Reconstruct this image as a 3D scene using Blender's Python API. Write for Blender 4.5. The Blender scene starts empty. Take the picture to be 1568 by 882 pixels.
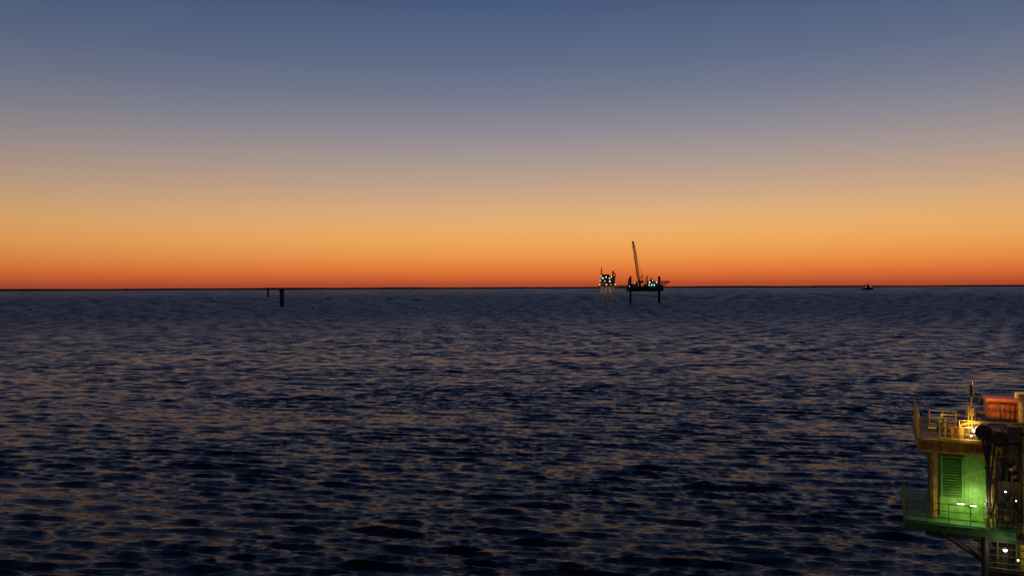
import bpy, math, random
import numpy as np
from mathutils import Vector, Matrix
random.seed(4); np.random.seed(4)
sc = bpy.context.scene
sc.view_settings.view_transform = 'Standard'
sc.view_settings.look = 'None'
sc.view_settings.exposure = 0

CAM_H = 25.0
# ------------------------------------------------------------ camera
cd = bpy.data.cameras.new("camera"); cam = bpy.data.objects.new("camera", cd)
sc.collection.objects.link(cam); sc.camera = cam
cam.location = (0, 0, CAM_H)
cam.rotation_euler = (math.radians(90), math.radians(0.256), 0)
cd.sensor_width = 36; cd.lens = 27.71
cd.clip_start = 0.5; cd.clip_end = 120000

def s2l(c):
    out = []
    for v in c:
        v = v / 255.0
        out.append(v / 12.92 if v <= 0.04045 else ((v + 0.055) / 1.055) ** 2.4)
    return (out[0], out[1], out[2], 1.0)

# ------------------------------------------------------------ world: twilight sky
w = bpy.data.worlds.new("World"); sc.world = w; w.use_nodes = True
nt = w.node_tree; N = nt.nodes; L = nt.links
N.clear()
out = N.new("ShaderNodeOutputWorld"); bg = N.new("ShaderNodeBackground")
L.new(bg.outputs[0], out.inputs[0])
SUN_AZ = math.radians(12)      # to the right of +Y
tc = N.new("ShaderNodeTexCoord")
sep = N.new("ShaderNodeSeparateXYZ"); L.new(tc.outputs["Generated"], sep.inputs[0])
def m(op, a, b=None, clamp=False):
    n = N.new("ShaderNodeMath"); n.operation = op; n.use_clamp = clamp
    for i, v in enumerate((a, b)):
        if v is None: continue
        if isinstance(v, (int, float)): n.inputs[i].default_value = v
        else: L.new(v, n.inputs[i])
    return n.outputs[0]
z = m('MAXIMUM', sep.outputs[2], 0.0)
el = m('SQRT', z)                       # more ramp resolution at the horizon
def ramp(stops):
    r = N.new("ShaderNodeValToRGB"); e = r.color_ramp.elements
    r.color_ramp.interpolation = 'LINEAR'
    pts = [(math.sqrt(math.sin(math.radians(a))), s2l(c)) for a, c in stops]
    e[0].position, e[0].color = pts[0]
    e[1].position, e[1].color = pts[-1]
    for p, c in pts[1:-1]:
        x = e.new(p); x.color = c
    L.new(el, r.inputs[0]); return r.outputs[0]
sun_side = ramp([(0, (140, 60, 46)), (0.35, (182, 80, 46)), (1.0, (217, 109, 52)), (1.95, (234, 141, 68)),
                 (3.1, (237, 165, 88)), (4.3, (234, 174, 106)), (5.5, (220, 173, 122)), (6.7, (203, 166, 134)),
                 (9.0, (171, 153, 145)), (11.3, (141, 138, 147)), (13.5, (118, 123, 142)), (15.8, (97, 110, 137)),
                 (20, (71, 90, 125)), (28, (48, 67, 103)), (45, (28, 42, 73)), (90, (14, 22, 44))])
far_side = ramp([(0, (96, 40, 44)), (0.35, (115, 48, 46)), (1.0, (135, 62, 50)), (1.95, (150, 84, 62)),
                 (3.1, (150, 100, 76)), (4.3, (142, 108, 88)), (6.7, (112, 104, 104)),
                 (11.3, (72, 84, 104)), (15.8, (50, 68, 98)), (20, (38, 57, 90)), (28, (28, 44, 76)),
                 (45, (18, 29, 54)), (90, (12, 20, 42))])
hl = m('SQRT', m('ADD', m('MULTIPLY', sep.outputs[0], sep.outputs[0]), m('MULTIPLY', sep.outputs[1], sep.outputs[1])))
dotp = m('ADD', m('MULTIPLY', sep.outputs[0], math.sin(SUN_AZ)), m('MULTIPLY', sep.outputs[1], math.cos(SUN_AZ)))
ca = m('DIVIDE', dotp, m('MAXIMUM', hl, 0.001))
fac = m('SUBTRACT', 1.0, ca, True)
mix = N.new("ShaderNodeMix"); mix.data_type = 'RGBA'
L.new(fac, mix.inputs[0]); L.new(sun_side, mix.inputs[6]); L.new(far_side, mix.inputs[7])
sky = N.new("ShaderNodeTexSky"); sky.sky_type = 'NISHITA'; sky.sun_disc = False
sky.sun_elevation = math.radians(-4); sky.sun_rotation = SUN_AZ
skm = N.new("ShaderNodeMix"); skm.data_type = 'RGBA'; skm.blend_type = 'ADD'; skm.inputs[0].default_value = 0.01
L.new(mix.outputs[2], skm.inputs[6]); L.new(sky.outputs[0], skm.inputs[7])
L.new(skm.outputs[2], bg.inputs[0]); bg.inputs[1].default_value = 1.0

# ------------------------------------------------------------ materials
def mat(name, col, rough=0.6, metal=0.0, emit=None, estr=0.0, var=0.25, scale=1.5, bump=0.0):
    M = bpy.data.materials.new(name); M.use_nodes = True
    t = M.node_tree; b = t.nodes["Principled BSDF"]
    b.inputs["Roughness"].default_value = rough; b.inputs["Metallic"].default_value = metal
    if emit:
        b.inputs["Base Color"].default_value = (*col, 1)
        b.inputs["Emission Color"].default_value = (*emit, 1); b.inputs["Emission Strength"].default_value = estr
        return M
    c = t.nodes.new("ShaderNodeTexCoord"); n = t.nodes.new("ShaderNodeTexNoise")
    n.inputs["Scale"].default_value = scale; n.inputs["Detail"].default_value = 6; n.inputs["Roughness"].default_value = 0.7
    t.links.new(c.outputs["Object"], n.inputs["Vector"])
    r = t.nodes.new("ShaderNodeValToRGB")
    r.color_ramp.elements[0].position = 0.3; r.color_ramp.elements[1].position = 0.6
    r.color_ramp.elements[0].color = (col[0] * (1 - var) * .8, col[1] * (1 - var) * .65, col[2] * (1 - var) * .6, 1)
    r.color_ramp.elements[1].color = (*col, 1)
    t.links.new(n.outputs["Fac"], r.inputs[0]); t.links.new(r.outputs[0], b.inputs["Base Color"])
    if bump:
        bm = t.nodes.new("ShaderNodeBump"); bm.inputs["Strength"].default_value = bump; bm.inputs["Distance"].default_value = 0.02
        t.links.new(n.outputs["Fac"], bm.inputs["Height"]); t.links.new(bm.outputs[0], b.inputs["Normal"])
    return M
M_dark = mat("dark_steel", (0.04, 0.038, 0.034), 0.6, bump=0.3)
M_equip = mat("oily_brown_steel", (0.11, 0.085, 0.045), 0.5, var=.5, scale=3, bump=0.3)
M_black = mat("black_rubber", (0.02, 0.02, 0.02), 0.6)
M_yel = mat("yellow_painted_steel", (0.62, 0.36, 0.03), 0.5, var=0.45, scale=2.5, bump=0.3)
M_green = mat("green_painted_wall", (0.18, 0.46, 0.06), 0.5, var=0.45, scale=2)
M_greend = mat("green_deck_paint", (0.08, 0.26, 0.06), 0.6, var=0.6, scale=3, bump=0.3)
M_orange = mat("orange_painted_steel", (0.80, 0.17, 0.02), 0.5, var=0.45, scale=2)
M_grey = mat("grey_painted_steel", (0.2, 0.21, 0.21), 0.5, var=0.4)
M_white = mat("white_painted_steel", (0.6, 0.6, 0.56), 0.5, var=0.25)
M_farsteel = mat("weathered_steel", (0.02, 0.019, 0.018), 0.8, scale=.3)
M_faryel = mat("platform_yellow_steel", (0.5, 0.40, 0.13), 0.6, var=.4, scale=.3)
E_white = mat("lamp_white", (1, 1, 1), emit=(1.0, 0.95, 0.8), estr=6)
E_cool = mat("lamp_cool", (1, 1, 1), emit=(0.75, 1.0, 0.9), estr=2.6)
E_warm = mat("lamp_warm", (1, 1, 1), emit=(1.0, 0.72, 0.35), estr=6)
E_bright = mat("lamp_bright", (1, 1, 1), emit=(1.0, 0.85, 0.55), estr=30)
E_green = mat("lamp_green", (1, 1, 1), emit=(0.85, 1.0, 0.6), estr=8)

# ------------------------------------------------------------ builder
class B:
    def __init__(s): s.v = []; s.f = []; s.mi = []; s.mats = []; s.sm = []
    def _m(s, mt):
        if mt not in s.mats: s.mats.append(mt)
        return s.mats.index(mt)
    def add(s, vs, fs, mt, smooth=False):
        o = len(s.v); i = s._m(mt)
        s.v += [tuple(p) for p in vs]
        for f in fs: s.f.append([a + o for a in f]); s.mi.append(i); s.sm.append(smooth)
    def box(s, x0, x1, y0, y1, z0, z1, mt):
        vs = [(x, y, zz) for zz in (z0, z1) for y in (y0, y1) for x in (x0, x1)]
        s.add(vs, [(0, 2, 3, 1), (4, 5, 7, 6), (0, 1, 5, 4), (2, 6, 7, 3), (0, 4, 6, 2), (1, 3, 7, 5)], mt)
    def cyl(s, a, b, r, mt, r2=None, n=8, caps=True):
        a = Vector(a); b = Vector(b); r2 = r if r2 is None else r2
        d = (b - a).normalized()
        u = d.cross(Vector((0, 0, 1)) if abs(d.z) < 0.95 else Vector((1, 0, 0))).normalized(); v = d.cross(u)
        vs = []
        for p, rr in ((a, r), (b, r2)):
            for k in range(n):
                t = 2 * math.pi * k / n
                vs.append(p + u * (rr * math.cos(t)) + v * (rr * math.sin(t)))
        s.add(vs, [(k, (k + 1) % n, n + (k + 1) % n, n + k) for k in range(n)], mt, n > 6)
        if caps: s.add(vs, [tuple(range(n - 1, -1, -1)), tuple(range(n, 2 * n))], mt)
    def path(s, pts, r, mt, n=6):
        for a, b in zip(pts[:-1], pts[1:]): s.cyl(a, b, r, mt, n=n)
    def ball(s, c, r, mt, n=8, sq=1.0):
        vs = []; fs = []
        for i in range(n + 1):
            ph = math.pi * i / n
            for k in range(n):
                t = 2 * math.pi * k / n
                vs.append((c[0] + r * math.sin(ph) * math.cos(t), c[1] + r * math.sin(ph) * math.sin(t), c[2] + sq * r * math.cos(ph)))
        for i in range(n):
            for k in range(n): fs.append((i * n + k, (i + 1) * n + k, (i + 1) * n + (k + 1) % n, i * n + (k + 1) % n))
        s.add(vs, fs, mt, True)
    def torus(s, c, R, r, axis, mt, n=16, k=6):
        c = Vector(c); ax = Vector(axis).normalized()
        u = ax.cross(Vector((0, 0, 1)) if abs(ax.z) < 0.9 else Vector((1, 0, 0))).normalized(); v = ax.cross(u)
        vs = []; fs = []
        for i in range(n):
            t = 2 * math.pi * i / n; d = u * math.cos(t) + v * math.sin(t)
            for j in range(k):
                q = 2 * math.pi * j / k
                vs.append(c + d * (R + r * math.cos(q)) + ax * (r * math.sin(q)))
        for i in range(n):
            for j in range(k):
                fs.append((i * k + j, ((i + 1) % n) * k + j, ((i + 1) % n) * k + (j + 1) % k, i * k + (j + 1) % k))
        s.add(vs, fs, mt, True)
    def rail(s, pts, mt, h=1.1, sp=1.2, r=0.024, mids=2, kick=True):
        for a, b in zip(pts[:-1], pts[1:]):
            a = Vector(a); b = Vector(b); Ln = (b - a).length; n = max(1, round(Ln / sp))
            for i in range(n + 1):
                p = a.lerp(b, i / n); s.cyl(p, p + Vector((0, 0, h)), r, mt, n=6)
            for j in range(mids + 1):
                o = Vector((0, 0, h * (j + 1) / (mids + 1))); s.cyl(a + o, b + o, r * .9, mt, n=6)
            if kick:
                s.cyl(a + Vector((0, 0, .08)), b + Vector((0, 0, .08)), 0.05, mt, n=4)
    def lattice(s, a, b, w0, w1, n, rc, rb, mt):
        a = Vector(a); b = Vector(b); d = (b - a).normalized()
        u = d.cross(Vector((0, 1, 0))).normalized(); v = d.cross(u).normalized()
        def cor(t, k):
            w = w0 + (w1 - w0) * t
            sx, sy = ((-1, -1), (1, -1), (1, 1), (-1, 1))[k % 4]
            return a.lerp(b, t) + u * (sx * w / 2) + v * (sy * w / 2)
        for k in range(4):
            s.cyl(cor(0, k), cor(1, k), rc, mt, n=5)
            for i in range(n):
                t0 = i / n; t1 = (i + 1) / n
                if i % 2: s.cyl(cor(t0, k), cor(t1, k + 1), rb, mt, n=4)
                else: s.cyl(cor(t0, k + 1), cor(t1, k), rb, mt, n=4)
                s.cyl(cor(t1, k), cor(t1, k + 1), rb, mt, n=4)
    def obj(s, name, parent=None):
        me = bpy.data.meshes.new(name); me.from_pydata(s.v, [], s.f)
        for mt in s.mats: me.materials.append(mt)
        me.polygons.foreach_set("material_index", s.mi); me.polygons.foreach_set("use_smooth", s.sm)
        me.update()
        o = bpy.data.objects.new(name, me); sc.collection.objects.link(o)
        if parent: o.parent = parent
        return o
def empty(name, loc, rz=0):
    e = bpy.data.objects.new(name, None); sc.collection.objects.link(e)
    e.location = loc; e.rotation_euler = (0, 0, rz); e.empty_display_size = 1; return e
def lamp(name, parent, loc, power, col, size=0.1, spec=1.0):
    d = bpy.data.lights.new(name, 'POINT'); d.energy = power; d.color = col; d.shadow_soft_size = size; d.specular_factor = spec
    o = bpy.data.objects.new(name, d); sc.collection.objects.link(o); o.parent = parent; o.location = loc; return o

# ------------------------------------------------------------ sea
def smooth(a, b, x):
    t = np.clip((x - a) / (b - a), 0, 1); return t * t * (3 - 2 * t)
rs = [4.0]
while rs[-1] < 45000:
    r = rs[-1]
    k = 0.0024 if r < 1500 else (0.004 if r < 4000 else 0.008)
    step = max(0.15, k * r) if r > 55 else 1.5
    rs.append(r + step)
rs = np.array(rs, dtype=np.float64)
dr = np.gradient(rs)
half = math.radians(41)
DTH = 0.0018
th = np.concatenate([np.arange(-half, half, DTH), np.linspace(half, 2 * math.pi - half, 60)[:-1]])
R, T = np.meshgrid(rs, th, indexing='ij')
DR = np.repeat(dr[:, None], len(th), axis=1)
SP = np.maximum(DR, DTH * R * 0.5).astype(np.float32)
X = R * np.sin(T); Y = R * np.cos(T); R32 = R.astype(np.float32)
H = np.zeros_like(X, dtype=np.float32); DX = np.zeros_like(H); DY = np.zeros_like(H)
rng = np.random.RandomState(23)
# gust groups modulate the short waves so the chop is uneven
G = np.zeros_like(H)
for lam, ang in ((31, .3), (47, -.5), (23, 1.1), (64, .1), (18, -.9), (110, .6)):
    k = 2 * math.pi / lam
    G += np.cos(np.mod((X * math.sin(ang) * .5 + Y * math.cos(ang)) * k + lam, 2 * math.pi).astype(np.float32))
G = np.clip(1 + 0.11 * G, .6, 1.5)
def wave(lam, ang, slope, wgt, gerst=True):
    global H, DX, DY
    k = 2 * math.pi / lam; a = slope / k
    kx, ky = math.sin(ang), math.cos(ang); ph = rng.rand() * 6.283
    p = ((X * kx + Y * ky) * k + ph)
    p = np.mod(p, 2 * math.pi).astype(np.float32)
    H += wgt * (a * np.cos(p))
    if gerst:
        sn = wgt * (-a * 0.9 * np.sin(p)); DX += sn * kx; DY += sn * ky
nw = 120
base_dir = math.radians(195)
for i in range(nw):
    lam = 0.5 * (28.0 ** ((i + rng.rand()) / nw))
    spread = 0.17 if lam > 1.5 else 0.30
    ang = base_dir + rng.randn() * spread
    shape = math.exp(-((math.log(lam / 1.9)) / 0.95) ** 2) + 0.10
    wave(lam, ang, 0.235 * math.sqrt(2.0 / nw) * shape * 1.35, G * smooth(2.1, 3.0, lam / SP))
nf = 70
for i in range(nf):
    lam = 2.5 * (160.0 ** ((i + rng.rand()) / nf))
    ang = base_dir + rng.randn() * 0.25
    q = lam / SP
    wgt = smooth(2.1, 3.0, q) * (1 - smooth(4, 7, q)) * smooth(140, 400, R32)
    wave(lam, ang, 0.075 if lam < 40 else 0.035, wgt, False)
X2 = X + DX; Y2 = Y + DY
nr, ncol = X.shape
co = np.stack([X2, Y2, H.astype(np.float64)], axis=-1).reshape(-1, 3).astype(np.float32)
idx = np.arange(nr * ncol).reshape(nr, ncol)
nxt = np.roll(idx, -1, axis=1)
quads = np.stack([idx[:-1], idx[1:], nxt[1:], nxt[:-1]], axis=-1).reshape(-1, 4).astype(np.int32)
quads = quads[:, ::-1]
me = bpy.data.meshes.new("sea")
me.vertices.add(len(co)); me.vertices.foreach_set("co", co.ravel())
nq = len(quads)
me.loops.add(nq * 4); me.loops.foreach_set("vertex_index", np.ascontiguousarray(quads).ravel())
me.polygons.add(nq); me.polygons.foreach_set("loop_start", np.arange(0, nq * 4, 4, dtype=np.int32))
me.polygons.foreach_set("use_smooth", np.ones(nq, dtype=bool))
me.update(calc_edges=True)
sea = bpy.data.objects.new("sea", me); sc.collection.objects.link(sea)
Ms = bpy.data.materials.new("sea_water"); Ms.use_nodes = True
t = Ms.node_tree; b = t.nodes["Principled BSDF"]
# surface reflection: Schlick reflectance of water (2% facing, ~half at 82 degrees), slightly blue
b.inputs["Metallic"].default_value = 1.0
b.inputs["Base Color"].default_value = (0.018, 0.020, 0.024, 1)
b.inputs["Specular Tint"].default_value = (0.74, 0.84, 1.0, 1)
dif = t.nodes.new("ShaderNodeBsdfDiffuse"); dif.inputs[0].default_value = (0.004, 0.006, 0.011, 1)
ad = t.nodes.new("ShaderNodeAddShader"); t.links.new(b.outputs[0], ad.inputs[0]); t.links.new(dif.outputs[0], ad.inputs[1])
t.links.new(ad.outputs[0], t.nodes["Material Output"].inputs["Surface"])
geo = t.nodes.new("ShaderNodeNewGeometry")
# unresolved chop far out from the platform becomes micro-roughness
ln = t.nodes.new("ShaderNodeVectorMath"); ln.operation = 'LENGTH'; t.links.new(geo.outputs["Position"], ln.inputs[0])
mr = t.nodes.new("ShaderNodeMapRange"); mr.interpolation_type = 'SMOOTHSTEP'
mr.inputs[1].default_value = 60; mr.inputs[2].default_value = 900; mr.inputs[3].default_value = 0.11; mr.inputs[4].default_value = 0.40
t.links.new(ln.outputs["Value"], mr.inputs[0]); t.links.new(mr.outputs[0], b.inputs["Roughness"])
mp = t.nodes.new("ShaderNodeMapping"); mp.inputs["Rotation"].default_value = (0, 0, math.radians(-15)); mp.inputs["Scale"].default_value = (0.28, 1.0, 1.0)
t.links.new(geo.outputs["Position"], mp.inputs[0])
n1 = t.nodes.new("ShaderNodeTexNoise"); n1.inputs["Scale"].default_value = 2.4; n1.inputs["Detail"].default_value = 4; n1.inputs["Roughness"].default_value = 0.62
n1.inputs["Distortion"].default_value = 0.2
t.links.new(mp.outputs[0], n1.inputs["Vector"])
bp = t.nodes.new("ShaderNodeBump"); bp.inputs["Strength"].default_value = 1.0; bp.inputs["Distance"].default_value = 0.38
t.links.new(n1.outputs["Fac"], bp.inputs["Height"]); t.links.new(bp.outputs[0], b.inputs["Normal"])
me.materials.append(Ms)

# ------------------------------------------------------------ coastline
cb = B(); n = 700; vs = []; fs = []
for i in range(n + 1):
    a = math.radians(-48 + 96 * i / n)
    hh = 60 + 5 * math.sin(i * .031) + 4 * math.sin(i * .11 + 1) + 2.5 * random.random() + (7 if random.random() < .06 else 0)
    hh += -14 * (i / n)
    for (rr, zz) in ((27000, -1), (27050, hh * .75), (27200, hh), (28500, hh * .8), (28700, -1)):
        vs.append((rr * math.sin(a), rr * math.cos(a), zz))
for i in range(n):
    for j in range(4): fs.append((i * 5 + j, i * 5 + j + 1, (i + 1) * 5 + j + 1, (i + 1) * 5 + j))
cb.add(vs, fs, mat("coast_forest", (0.03, 0.03, 0.025), 0.9, scale=.01)); cb.obj("coastline")

# ------------------------------------------------------------ monopiles
def monopile(name, loc, rz):
    e = empty(name, loc, rz)
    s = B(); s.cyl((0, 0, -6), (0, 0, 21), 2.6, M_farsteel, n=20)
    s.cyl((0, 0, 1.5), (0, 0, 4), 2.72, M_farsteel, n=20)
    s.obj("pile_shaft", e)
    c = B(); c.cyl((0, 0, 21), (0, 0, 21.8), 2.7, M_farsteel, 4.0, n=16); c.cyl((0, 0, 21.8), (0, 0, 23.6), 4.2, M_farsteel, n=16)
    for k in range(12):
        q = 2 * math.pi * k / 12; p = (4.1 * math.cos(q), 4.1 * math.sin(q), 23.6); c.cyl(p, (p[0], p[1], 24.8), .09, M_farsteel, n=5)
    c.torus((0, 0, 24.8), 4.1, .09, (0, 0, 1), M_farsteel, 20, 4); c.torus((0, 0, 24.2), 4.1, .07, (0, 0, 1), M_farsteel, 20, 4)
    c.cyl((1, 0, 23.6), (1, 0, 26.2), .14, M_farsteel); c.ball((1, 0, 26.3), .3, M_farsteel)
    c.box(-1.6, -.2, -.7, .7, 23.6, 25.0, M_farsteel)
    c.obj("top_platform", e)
    l = B()
    for y in (-.8, .8): l.cyl((3.2, y, -2), (3.2, y, 21), .16, M_farsteel)
    for k in range(22): l.cyl((3.2, -.8, k), (3.2, .8, k), .06, M_farsteel, n=5)
    for zz in (2, 8, 14): l.cyl((2.3, 0, zz), (3.2, .8, zz), .1, M_farsteel); l.cyl((2.3, 0, zz), (3.2, -.8, zz), .1, M_farsteel)
    l.obj("boat_landing", e)
monopile("monopile", (-339, 1160, 0), .5)
monopile("monopile", (-752, 2430, 0), 2.2)

# buoy
e = empty("buoy", (-244, 965, 0.2)); s = B()
s.cyl((0, 0, -.6), (0, 0, .5), 1.1, M_farsteel, n=14); s.cyl((0, 0, .5), (0, 0, .9), 1.1, M_farsteel, .5, n=14); s.obj("float", e)
s = B()
for k in range(3):
    q = k * 2.094; s.cyl((.5 * math.cos(q), .5 * math.sin(q), .8), (.15 * math.cos(q), .15 * math.sin(q), 2.6), .06, M_farsteel)
s.ball((0, 0, 2.8), .3, M_farsteel); s.obj("light_tower", e)

# ------------------------------------------------------------ distant jacket platform
D = 1290.0
def fx(px): return (px - 784) / 1207 * D
pl = empty("offshore_production_platform", (fx(930.5), D, 0), math.radians(-7))
s = B(); zt = 25.5
def lp(sx, sy, zz):
    tt = zz / zt; return Vector((sx * (12.3 - 2.2 * tt), sy * (9.5 - 2 * tt), zz))
for sx in (-1, 1, ):
    for sy in (-1, 1):
        s.cyl(lp(sx, sy, -10), lp(sx, sy, zt), 1.05, M_faryel, n=10)
for sy in (-1, 1):
    s.cyl(lp(-.3, sy, -10), lp(-.3, sy, zt), .75, M_faryel, n=8); s.cyl(lp(.35, sy, -10), lp(.35, sy, zt), .75, M_faryel, n=8)
lv = [-2, 8.5, 17, 24.5]
for a0, a1 in zip(lv[:-1], lv[1:]):
    for sy in (-1, 1):
        s.cyl(lp(-1, sy, a0), lp(0, sy, a1), .3, M_faryel); s.cyl(lp(0, sy, a1), lp(1, sy, a0), .3, M_faryel)
    for sx in (-1, 1):
        s.cyl(lp(sx, -1, a0), lp(sx, 1, a1), .3, M_faryel)
    for sy in (-1, 1): s.cyl(lp(-1, sy, a1), lp(1, sy, a1), .35, M_faryel)
    for sx in (-1, 1): s.cyl(lp(sx, -1, a1), lp(sx, 1, a1), .3, M_faryel)
s.obj("jacket_legs", pl)
s = B()
s.box(-14, 14, -11, 11, 25.5, 27, M_faryel); s.box(-13.5, 13.5, -10.5, 10.5, 31, 32.0, M_farsteel)
s.box(-12, 12.5, -10, 10, 37.2, 38.2, M_farsteel)
for x in (-13, -6.5, 0, 6.5, 13):
    for y in (-10, 10):
        s.cyl((x, y, 27), (x, y, 31), .35, M_faryel); s.cyl((x * .9, y * .95, 32), (x * .9, y * .95, 37.2), .35, M_farsteel)
s.rail([(-14, -11, 27), (14, -11, 27), (14, 11, 27)], M_farsteel, r=.08, sp=2.5)
s.rail([(-13.5, -10.5, 32), (13.5, -10.5, 32), (13.5, 10.5, 32)], M_farsteel, r=.08, sp=2.5)
s.rail([(-12, -10, 38.2), (12.5, -10, 38.2), (12.5, 10, 38.2)], M_farsteel, r=.08, sp=2.5)
s.obj("decks", pl)
s = B()
s.box(-11, -3, -8, 8, 27, 30.4, M_farsteel); s.box(-1.5, 10, -7, 7, 27, 30.8, M_farsteel)
s.box(-10.5, 3, -9, 8, 32, 37.2, M_farsteel); s.box(4, 11, -9, 7, 32, 37.2, M_farsteel)
s.box(-10.5, 6, -9.5, 8, 38.2, 44, M_farsteel); s.box(-9, 3, -8, 7, 44, 46.4, M_farsteel)
s.box(6.5, 12, -8, 4, 38.2, 44, M_farsteel)
s.cyl((8, 0, 28), (8, -9, 28), 1.1, M_grey, n=12)
for x in (-8.5, 2.5):
    s.box(x, x + 1.3, -9.56, -9.5, 39.4, 40.8, E_cool)
s.obj("process_modules", pl)
s = B()
s.lattice((-9.8, 0, 45.2), (-9.8, 0, 57), 1.4, 1, 8, .28, .18, M_farsteel)
s.cyl((-9.8, 0, 57), (-9.8, 0, 59), .22, M_farsteel)
s.cyl((8.5, 0, 43), (8.5, 0, 49.5), 1.1, M_farsteel, n=10); s.box(7, 10.2, -1.3, 1.3, 49.5, 52, M_farsteel)
s.lattice((9, 0, 51), (13.3, -4, 45), 1.4, 1, 6, .28, .18, M_farsteel)
s.cyl((12.6, 3, 42), (12.6, 3, 53), .5, M_farsteel)
s.obj("mast_and_crane", pl)
s = B()
for (x, zz, r, e_) in ((-10, 42.8, .45, E_cool), (-2.5, 41.9, .5, E_white), (6.3, 42.5, .5, E_warm), (-12, 36.2, .4, E_warm), (-4.5, 35.6, .4, E_warm),
                       (3.4, 35.2, .5, E_white), (-13, 30.2, .45, E_warm), (-2, 30.0, .4, E_white), (5, 29.9, .45, E_cool), (12.8, 30.3, .45, E_warm), (12, 50, .3, E_warm)):
    s.cyl((x, -10.3, zz + .3), (x, -10.3, zz + 1.0), .08, M_farsteel); s.ball((x, -10.3, zz), r, e_, 6)
s.obj("deck_lamps", pl)
for (x, y, zz, p, c) in ((-6, -14, 41, 260, (.8, 1, .9)), (7, -13.5, 36, 260, (1, .9, .6)), (-8, -13.5, 32, 250, (1, .85, .5)), (5, -13, 21, 500, (1, .85, .4)), (-7, -13, 20, 500, (1, .85, .4)), (4, 2, 22, 350, (.9, .95, .4))):
    lamp("platform_floodlight", pl, (x, y, zz), p, c, .4, 0.0)

# ------------------------------------------------------------ jack-up barge
ju = empty("jackup_rig", (fx(988), D, 0), math.radians(-4))
s = B()
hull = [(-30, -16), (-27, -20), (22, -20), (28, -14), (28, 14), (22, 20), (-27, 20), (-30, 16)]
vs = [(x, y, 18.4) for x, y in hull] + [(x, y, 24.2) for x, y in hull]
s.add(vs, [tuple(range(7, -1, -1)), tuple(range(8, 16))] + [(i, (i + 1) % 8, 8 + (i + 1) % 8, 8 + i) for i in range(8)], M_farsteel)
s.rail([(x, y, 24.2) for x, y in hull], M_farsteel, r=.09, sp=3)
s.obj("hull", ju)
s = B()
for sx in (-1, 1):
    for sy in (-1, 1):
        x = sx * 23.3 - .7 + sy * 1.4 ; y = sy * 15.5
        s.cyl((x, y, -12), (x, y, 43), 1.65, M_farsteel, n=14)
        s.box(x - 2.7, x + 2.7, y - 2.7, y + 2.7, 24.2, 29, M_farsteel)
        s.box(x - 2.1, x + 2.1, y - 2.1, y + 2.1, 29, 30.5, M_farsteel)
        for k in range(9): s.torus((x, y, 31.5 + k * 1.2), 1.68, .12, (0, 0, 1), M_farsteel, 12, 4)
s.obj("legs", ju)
s = B()
s.box(3, 18, -8, 10, 24.2, 32, M_farsteel); s.box(5, 16.5, -6, 8, 32, 35.5, M_farsteel); s.box(8, 13, -4, 4, 35.5, 38.5, M_farsteel)
s.box(-21, -12, -10, 6, 24.2, 31, M_farsteel); s.box(-4, 2.5, -14, -6, 24.2, 29.5, M_farsteel); s.box(-16, -13, -4, 4, 31, 34, M_farsteel)
s.box(-29, -24, -6, 6, 24.2, 29.5, M_farsteel); s.cyl((3.5, 4, 24), (3.5, 4, 44), .9, M_farsteel); s.cyl((1.0, 4, 24), (1.0, 4, 41), .5, M_farsteel)
s.box(18, 24, -7, 7, 24.2, 31, M_farsteel); s.box(-11.5, -6, -12, -7, 24.2, 27, M_farsteel)
s.cyl((10.5, 0, 38.5), (10.5, 0, 43.5), .35, M_farsteel); s.cyl((14.5, 3, 35.5), (14.5, 3, 40), .3, M_farsteel); s.lattice((-27, 0, 29.5), (-27, 0, 39), 2, 1.2, 5, .3, .2, M_farsteel)
for x in (5, 9, 13):
    s.box(x, x + 1.3, -8.06, -8, 28.2, 29.4, E_cool)
for x in (4, 7, 10, 13, 16):
    s.box(x, x + .8, -8.06, -8, 25.6, 26.4, M_dark)
s.obj("deckhouses", ju)
s = B()
hx, hz = 31, 35.2
o8 = [(hx + 9.8 * math.cos(math.pi / 8 + k * math.pi / 4), 9.8 * math.sin(math.pi / 8 + k * math.pi / 4)) for k in range(8)]
vs = [(x, y, hz - 1.6) for x, y in o8] + [(x, y, hz) for x, y in o8]
s.add(vs, [tuple(range(7, -1, -1)), tuple(range(8, 16))] + [(i, (i + 1) % 8, 8 + (i + 1) % 8, 8 + i) for i in range(8)], M_farsteel)
for y in (-5, 5):
    s.cyl((27, y, 24), (27, y, hz - 1.6), .5, M_farsteel); s.cyl((27, y, 26), (38, y, hz - 1.6), .5, M_farsteel); s.cyl((27, y, 30), (33, y, hz - 1.6), .4, M_farsteel)
    s.cyl((18, y, 31), (24, y, hz - 1.6), .35, M_farsteel)
s.cyl((33, -5, hz - 1.6), (33, 5, hz - 1.6), .2, M_farsteel)
s.obj("helideck", ju)
s = B()
s.cyl((-8.5, 0, 24.2), (-8.5, 0, 32), 2.0, M_farsteel, 1.7, n=12); s.box(-12, -4, -3, 3, 32, 36, M_farsteel); s.box(-5, -2.6, -2.5, 2.5, 32.4, 35, M_farsteel)
for y in (-2, 2):
    s.cyl((-9, y, 36), (-5, y * .6, 46), .4, M_farsteel); s.cyl((-3.5, y, 36), (-5, y * .6, 46), .4, M_farsteel)
tip = Vector((-19.3, 0, 99))
s.lattice((-10, 0, 35.5), (-12, 0, 47), 1.8, 3.6, 5, .42, .25, M_farsteel)
s.lattice((-12, 0, 47), (-17.8, 0, 90), 3.6, 3.0, 17, .42, .25, M_farsteel)
s.lattice((-17.8, 0, 90), tip, 3.0, 1.4, 5, .42, .25, M_farsteel)
s.cyl(tip, (-21, 0, 99.5), .6, M_farsteel); s.box(-21.3, -18.4, -1, 1, 97.5, 100.5, M_farsteel)
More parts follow.
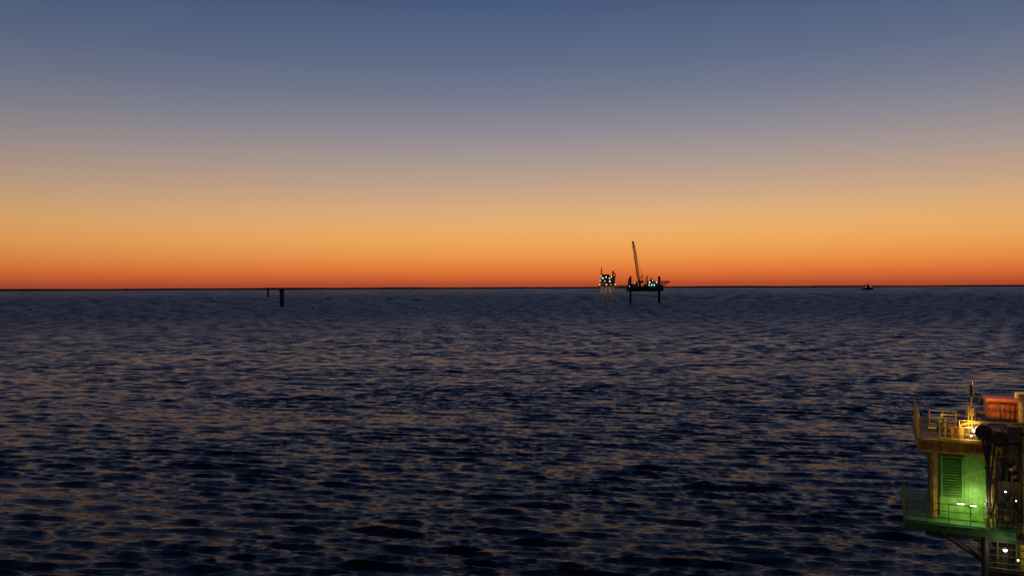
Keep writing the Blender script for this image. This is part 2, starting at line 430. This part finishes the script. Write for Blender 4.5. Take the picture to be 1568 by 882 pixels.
for y in (-.8, .8): s.cyl((-5, y, 46), tip + Vector((.4, y * .5, 0)), .12, M_farsteel, n=5)
s.cyl((-20.8, 0, 99), (-20.8, 0, 91), .12, M_farsteel, n=5); s.box(-21.3, -20.3, -.5, .5, 89, 91, M_farsteel)
s.obj("lattice_boom_crane", ju)
s = B()
for (x, y, zz, r, e_) in ((17, -10, 33, .5, E_cool), (6, -10, 33, .6, E_green), (11, -10, 36.4, .4, E_white), (-18, -11, 31.9, .35, E_warm), (-27, -18, 27, .4, E_warm)):
    s.cyl((x, y, 24.2), (x, y, zz - r), .1, M_farsteel); s.ball((x, y, zz), r, e_, 6)
s.obj("deck_lamps", ju)
for (x, y, zz, p, c) in ((8, -13, 30, 800, (.5, 1, .7)), (15, -12, 33, 600, (.7, 1, .8)), (-18, -15, 30, 300, (1, .7, .4))):
    lamp("rig_floodlight", ju, (x, y, zz), p, c, .4, 0.0)
s = B(); a = Vector((fx(930.5) + 14, D - 2, 28)); b_ = Vector((fx(988) - 29, D - 2, 27.5))
s.lattice(a, b_, 2.2, 2.2, 8, .2, .14, M_farsteel); s.obj("gangway_bridge")

# ------------------------------------------------------------ supply vessel
DV = 5300; sv = empty("supply_vessel", ((1328 - 784) / 1207 * DV, DV, 0), math.radians(8))
s = B(); st = []
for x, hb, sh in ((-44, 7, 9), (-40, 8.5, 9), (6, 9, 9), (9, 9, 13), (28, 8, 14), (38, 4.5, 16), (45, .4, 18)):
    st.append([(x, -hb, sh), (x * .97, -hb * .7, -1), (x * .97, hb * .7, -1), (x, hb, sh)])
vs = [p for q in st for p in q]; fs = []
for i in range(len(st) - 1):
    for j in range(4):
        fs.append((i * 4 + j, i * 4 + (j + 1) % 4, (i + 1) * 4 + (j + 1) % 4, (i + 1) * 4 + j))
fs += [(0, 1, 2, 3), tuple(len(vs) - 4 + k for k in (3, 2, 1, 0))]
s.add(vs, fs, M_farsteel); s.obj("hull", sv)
s = B(); s.box(-14, 26, -7, 7, 11, 20, M_farsteel); s.box(-8, 20, -6, 6, 20, 27, M_farsteel); s.box(-4, 14, -5.5, 5.5, 27, 33, M_farsteel)
s.box(-38, -16, -6, -5, 9, 12, M_farsteel); s.box(-34, -18, -5, 5, 9, 13, M_farsteel)
for y in (-3.5, 3.5): s.box(-12, -8, y - 1, y + 1, 20, 30, M_farsteel)
s.obj("superstructure", sv)
s = B(); s.lattice((4, 0, 33), (4, 0, 45), 3, 1.5, 6, .7, .5, M_farsteel); s.box(2, 6, -3, 3, 38, 39.5, M_farsteel); s.cyl((4, 0, 45), (4, 0, 50), .7, M_farsteel)
s.obj("mast", sv)
s = B(); s.ball((-14, -7, 21), 1.3, E_warm, 6); s.ball((20, -7, 22), 1.0, E_warm, 6); s.obj("deck_lamps", sv)

# ------------------------------------------------------------ near platform, lower right
np_ = empty("wellhead_platform", (21.7, 42, 0), math.radians(-25))
s = B()
s.box(0.1, 11, 0.12, 8, 16.74, 16.88, M_dark)
for (z0, z1, d) in ((16.82, 16.9, .12), (16.22, 16.3, .12)):
    s.box(0, 11, -.1, d - .01, z0, z1, M_yel); s.box(-.1, -.003, -.1, 8, z0, z1, M_yel)
s.box(0.0, 11, -0.02, 0.08, 16.3, 16.82, M_yel); s.box(-.05, -.004, -.02, 8, 16.3, 16.82, M_yel)
for k in range(14): s.box(.75 * k + .3, .75 * k + .32, -.09, -.02, 16.3, 16.82, M_yel)
for k in range(8): s.box(.1, 11, .9 * k + .8, .9 * k + .9, 16.5, 16.74, M_dark)
s.obj("upper_deck", np_)
s = B()
s.rail([(11, -.05, 16.9), (0, -.05, 16.9), (0, 7.9, 16.9)], M_yel, r=.026, sp=.95)
s.rail([(1.1, 1.6, 16.9), (2.5, 1.6, 16.9), (2.5, 4.5, 16.9)], M_yel, r=.026, sp=.8)
s.rail([(0.6, 3.0, 16.9), (1.9, 3.0, 16.9)], M_yel, r=.026, sp=.6)
s.obj("upper_railing", np_)
s = B()
s.cyl((2.45, .5, 16.9), (2.45, .5, 20.0), .05, M_yel); s.cyl((2.3, .5, 16.9), (2.3, .5, 18.9), .03, M_yel)
s.cyl((2.45, .5, 19.2), (2.45, .5, 19.6), .12, M_dark, n=10); s.ball((2.45, .5, 19.7), .11, M_black)
s.cyl((2.45, .5, 19.05), (2.72, .45, 19.05), .03, M_dark); s.cyl((2.72, .45, 18.85), (2.72, .45, 19.2), .1, M_dark)
s.box(2.36, 2.54, .4, .6, 18.2, 18.6, M_yel)
s.cyl((2.45, .5, 18.9), (2.1, .9, 16.9), .02, M_yel)
s.obj("signal_mast", np_)
s = B()
s.box(1.5, 2.1, .5, 1.0, 16.9, 17.5, M_yel); s.cyl((1.2, .7, 16.9), (1.2, .7, 17.9), .09, M_yel); s.torus((1.2, .58, 17.6), .18, .025, (0, 1, 0), M_dark)
s.path([(1.9, .3, 16.95), (1.9, .3, 17.7), (2.3, .3, 17.85), (3.2, .3, 17.85)], .06, M_yel)
s.path([(0.5, 2.4, 17.1), (2.8, 2.4, 17.1), (2.8, 2.4, 18.1), (3.6, 2.4, 18.1)], .08, M_yel)
s.box(2.2, 2.75, .9, 1.5, 16.9, 17.6, M_white)
s.box(0.9, 1.3, 1.9, 2.3, 16.9, 17.6, M_dark)
s.obj("deck_pipework", np_)
s = B()
s.box(3.25, 5.6, 1.2, 3.2, 18.0, 18.9, M_orange)
for k in range(11): s.box(3.3 + k * .22, 3.36 + k * .22, 1.15, 1.2, 18.05, 18.85, M_orange)
s.box(3.15, 5.7, 1.1, 3.3, 18.9, 19.02, M_orange); s.box(3.15, 5.7, 1.1, 3.3, 17.7, 18.0, M_dark)
for x in (3.18, 4.3, 5.5): s.box(x, x + .14, 1.14, 1.28, 16.9, 17.7, M_dark)
s.cyl((3.18, 1.2, 16.9), (4.3, 1.2, 17.7), .05, M_dark)
s.rail([(3.15, 1.0, 17.7), (4.4, 1.0, 17.7)], M_dark, r=.024, sp=.6)
s.obj("orange_container", np_)
s = B()
s.cyl((4.95, -.1, 5), (4.95, -.1, 19.3), .5, M_yel, n=24); s.cyl((4.95, -.1, 19.3), (4.95, -.1, 19.55), .66, M_yel, n=24)
s.cyl((4.95, -.1, 18.0), (4.95, -.1, 18.1), .6, M_dark, n=24)
for zz in (17.5, 15, 13.5): s.torus((4.95, -.1, zz), .51, .05, (0, 0, 1), M_dark, 24, 6)
s.obj("crane_pedestal", np_)
s = B()
s.box(.95, 6, .55, 6, 12.7, 16.2, M_green)
for k in range(20):
    u = 2.1 + k * .2
    s.box(u, u + .05, .515, .55, 12.81, 16.15, M_green)
s.box(.9, 6, .47, .53, 12.7, 12.8, M_green)
s.box(1.0, 1.08, .44, .54, 13.75, 15.98, M_green); s.box(1.98, 2.06, .44, .54, 13.75, 15.98, M_green); s.box(1.08, 1.98, .44, .54, 15.92, 15.98, M_green); s.box(1.08, 1.98, .44, .54, 13.75, 13.82, M_green)
for k in range(14):
    zz = 13.92 + k * .145
    s.add([(1.08, .40, zz - .045), (1.98, .40, zz - .045), (1.98, .53, zz + .05), (1.08, .53, zz + .05), (1.08, .40, zz - .065), (1.98, .40, zz - .065), (1.98, .53, zz + .03), (1.08, .53, zz + .03)],
          [(0, 1, 2, 3), (7, 6, 5, 4), (0, 4, 5, 1)], M_green)
s.obj("green_module", np_)
s = B()
for (u, v) in ((.72, .2), (3.35, .2), (.72, 5.5)):
    s.box(u - .1, u + .1, v - .015, v + .015, 12.7, 16.22, M_yel); s.box(u - .1, u + .1, v - .12, v - .1, 12.7, 16.22, M_yel) ; s.box(u - .02, u + .02, v - .1, v - .015, 12.7, 16.22, M_yel)
s.cyl((.5, .35, 12.7), (.5, .35, 16.2), .05, M_yel)
s.obj("deck_columns", np_)
s = B()
s.box(-.7, 4.2, -1.1, 6.5, 12.52, 12.68, M_greend); s.box(-.72, 4.2, -1.16, -1.1, 12.34, 12.72, M_greend); s.box(-.78, -.72, -1.16, 6.5, 12.34, 12.72, M_greend)
for k in range(8): s.box(-.6, 4.1, -.9 + k * .9, -.8 + k * .9, 12.3, 12.52, M_dark)
s.obj("lower_deck", np_)
s = B()
s.rail([(4.2, -1.08, 12.7), (-.7, -1.08, 12.7), (-.7, 6, 12.7)], M_greend, r=.022, sp=.95)
s.obj("lower_railing", np_)
s = B()
for (u, v) in ((3.9, .4), (9.5, .4), (3.9, 6.5), (9.5, 6.5)):
    s.cyl((u, v, -8), (u, v, 12.3), .45, M_equip, n=20)
s.cyl((0.9, -.7, 12.25), (3.7, .2, 10.3), .13, M_equip, n=12); s.cyl((-.3, 3, 12.3), (3.4, 4.4, 10.5), .11, M_dark, n=10)
s.cyl((2.9, -.7, 12.25), (2.9, -.7, 9.0), .16, M_dark, n=12)
s.box(.2, 9, -.75, -.6, 12.05, 12.3, M_dark)
s.cyl((3.9, .4, 10.2), (9.5, .4, 10.2), .22, M_equip, n=12); s.cyl((3.9, .4, 10.2), (3.9, 6.5, 10.2), .22, M_equip, n=12)
s.cyl((3.9, .4, 3), (9.5, .4, 10), .22, M_equip, n=12)
s.box(2.9, 8, -.6, 3, 10.5, 10.6, M_dark)
s.rail([(8, -.6, 10.6), (2.9, -.6, 10.6), (2.9, 2, 10.6)], M_equip, r=.022, sp=.8)
s.obj("support_legs", np_)
# process equipment on the right
s = B(); rn = random.Random(8)
for k in range(8):
    u = 3.05 + k * .21; v = -.35 - .3 * rn.random(); r = .04 + .05 * rn.random()
    z0_ = 12.7 if k % 2 else 10.6; zt_ = 15.0 + 2.2 * rn.random() if k > 0 else 17.4
    mt_ = rn.choice([M_equip, M_dark, M_equip, M_yel])
    s.cyl((u, v, z0_), (u, v, zt_), r, mt_, n=10)
    for j in range(5):
        zz = 10.8 + rn.random() * 6
        if z0_ < zz < zt_: s.cyl((u, v, zz), (u, v, zz + .07), r * 1.9, mt_, n=12)
    if rn.random() < .6: s.torus((u, v - .2, 13 + rn.random() * 3), .17, .022, (0, 1, .2), rn.choice([M_equip, M_yel]), 16, 5)
for k in range(5):
    zz = 13.3 + k * .7; s.cyl((3.0 + .1 * k, -.3, zz), (4.6, -.3, zz + .05), .045, rn.choice([M_equip, M_dark]), n=8)
s.cyl((2.9, -.35, 17.5), (2.9, .35, 17.5), .38, M_dark, n=20)
s.torus((2.9, -.38, 17.5), .36, .06, (0, 1, 0), M_equip, 24); s.torus((2.9, -.38, 17.5), .2, .04, (0, 1, 0), M_equip, 24)
s.cyl((3.6, -.3, 17.2), (3.6, .6, 17.2), .38, M_dark, n=20); s.torus((3.6, -.34, 17.2), .38, .05, (0, 1, 0), M_equip, 24)
s.cyl((4.15, -.3, 15.9), (4.15, -.3, 16.9), .3, M_equip, n=16); s.ball((4.15, -.3, 16.9), .3, M_equip, 12, .6); s.box(3.95, 4.45, -.6, .2, 17.1, 17.9, M_equip)
s.box(3.3, 4.5, -.5, .1, 14.7, 15.1, M_equip); s.box(3.45, 4.0, -.7, -.2, 13.2, 13.9, M_equip)
s.box(3.3, 4.6, .1, .4, 12.7, 16.2, M_dark)
for k in range(3):
    pts = []
    for i in range(15):
        q = i / 14; pts.append((2.8 + k * .1 + .45 * q + .08 * math.sin(q * 5 + k), -.75 - .05 * k, 17.3 - .3 * k - (2.4 + .7 * k) * math.sin(q * math.pi) ** .8 * (.7 + .1 * k)))
    s.path(pts, .05, M_black, 7)
s.obj("process_equipment", np_)
s = B()
for k in range(7):
    u = 3.0 + k * .26; s.path([(u, -.95, 12.7), (u, -.95, 13 + rn.random() * 2), (u + .4, -.95, 13.2 + rn.random() * 2)], .022, rn.choice([M_yel, M_greend, M_equip]), 6)
for k in range(10):
    u = 3.1 + rn.random() * 1.5; zz = 12.8 + rn.random() * 3.6; s.box(u, u + .1 + .1 * rn.random(), -.9, -.7, zz, zz + .12 + .12 * rn.random(), rn.choice([M_yel, M_equip, M_greend, M_dark]))
s.obj("small_pipework", np_)
s = B()
def fix(u, v, zz, e_, r=.07):
    s.cyl((u, v, zz + .05), (u, v, zz + .16), r * 1.3, M_dark); s.ball((u, v, zz), r, e_, 8)
fix(2.55, -.1, 17.55, E_bright, .13); fix(2.4, .2, 17.2, E_warm, .06)
for (u0, u1, zz) in ((1.75, 2.05, 13.55), (2.35, 2.6, 13.5)):
    s.box(u0, u1, .2, .28, zz, zz + .05, E_green); s.box(u0 - .02, u1 + .02, .19, .29, zz + .05, zz + .09, M_grey); s.cyl((u0 + .1, .24, zz + .07), (u0 + .1, .5, zz + .07), .02, M_grey)
fix(3.75, -.9, 11.75, E_green, .09); fix(4.3, -.9, 11.3, E_green, .04); fix(3.75, -1.05, 14.7, E_green, .035); fix(4.2, -1.1, 14.3, E_warm, .03)
s.obj("lamp_fixtures", np_)
lamp("deck_lamp", np_, (2.3, -.2, 17.8), 45, (1, .75, .4), .12)
lamp("module_lamp", np_, (2.6, -.45, 13.9), 48, (1, 1, .5), .1)
lamp("module_lamp", np_, (1.6, -.6, 13.5), 18, (1, 1, .5), .1)
lamp("container_fill", np_, (3.6, .4, 20.0), 90, (1, .75, .5), .12)  # added fill light without a fixture, brightens the container top and front
lamp("lower_lamp", np_, (3.7, -1.5, 11.7), 20, (.9, 1, .6), .1)
lamp("railing_lamp", np_, (.9, 1.5, 18.4), 45, (1, .8, .4), .1)
lamp("equipment_fill", np_, (4.2, -1.9, 15.2), 12, (1, .85, .45), .1)  # added fill light hanging free, lifts the dark equipment behind it
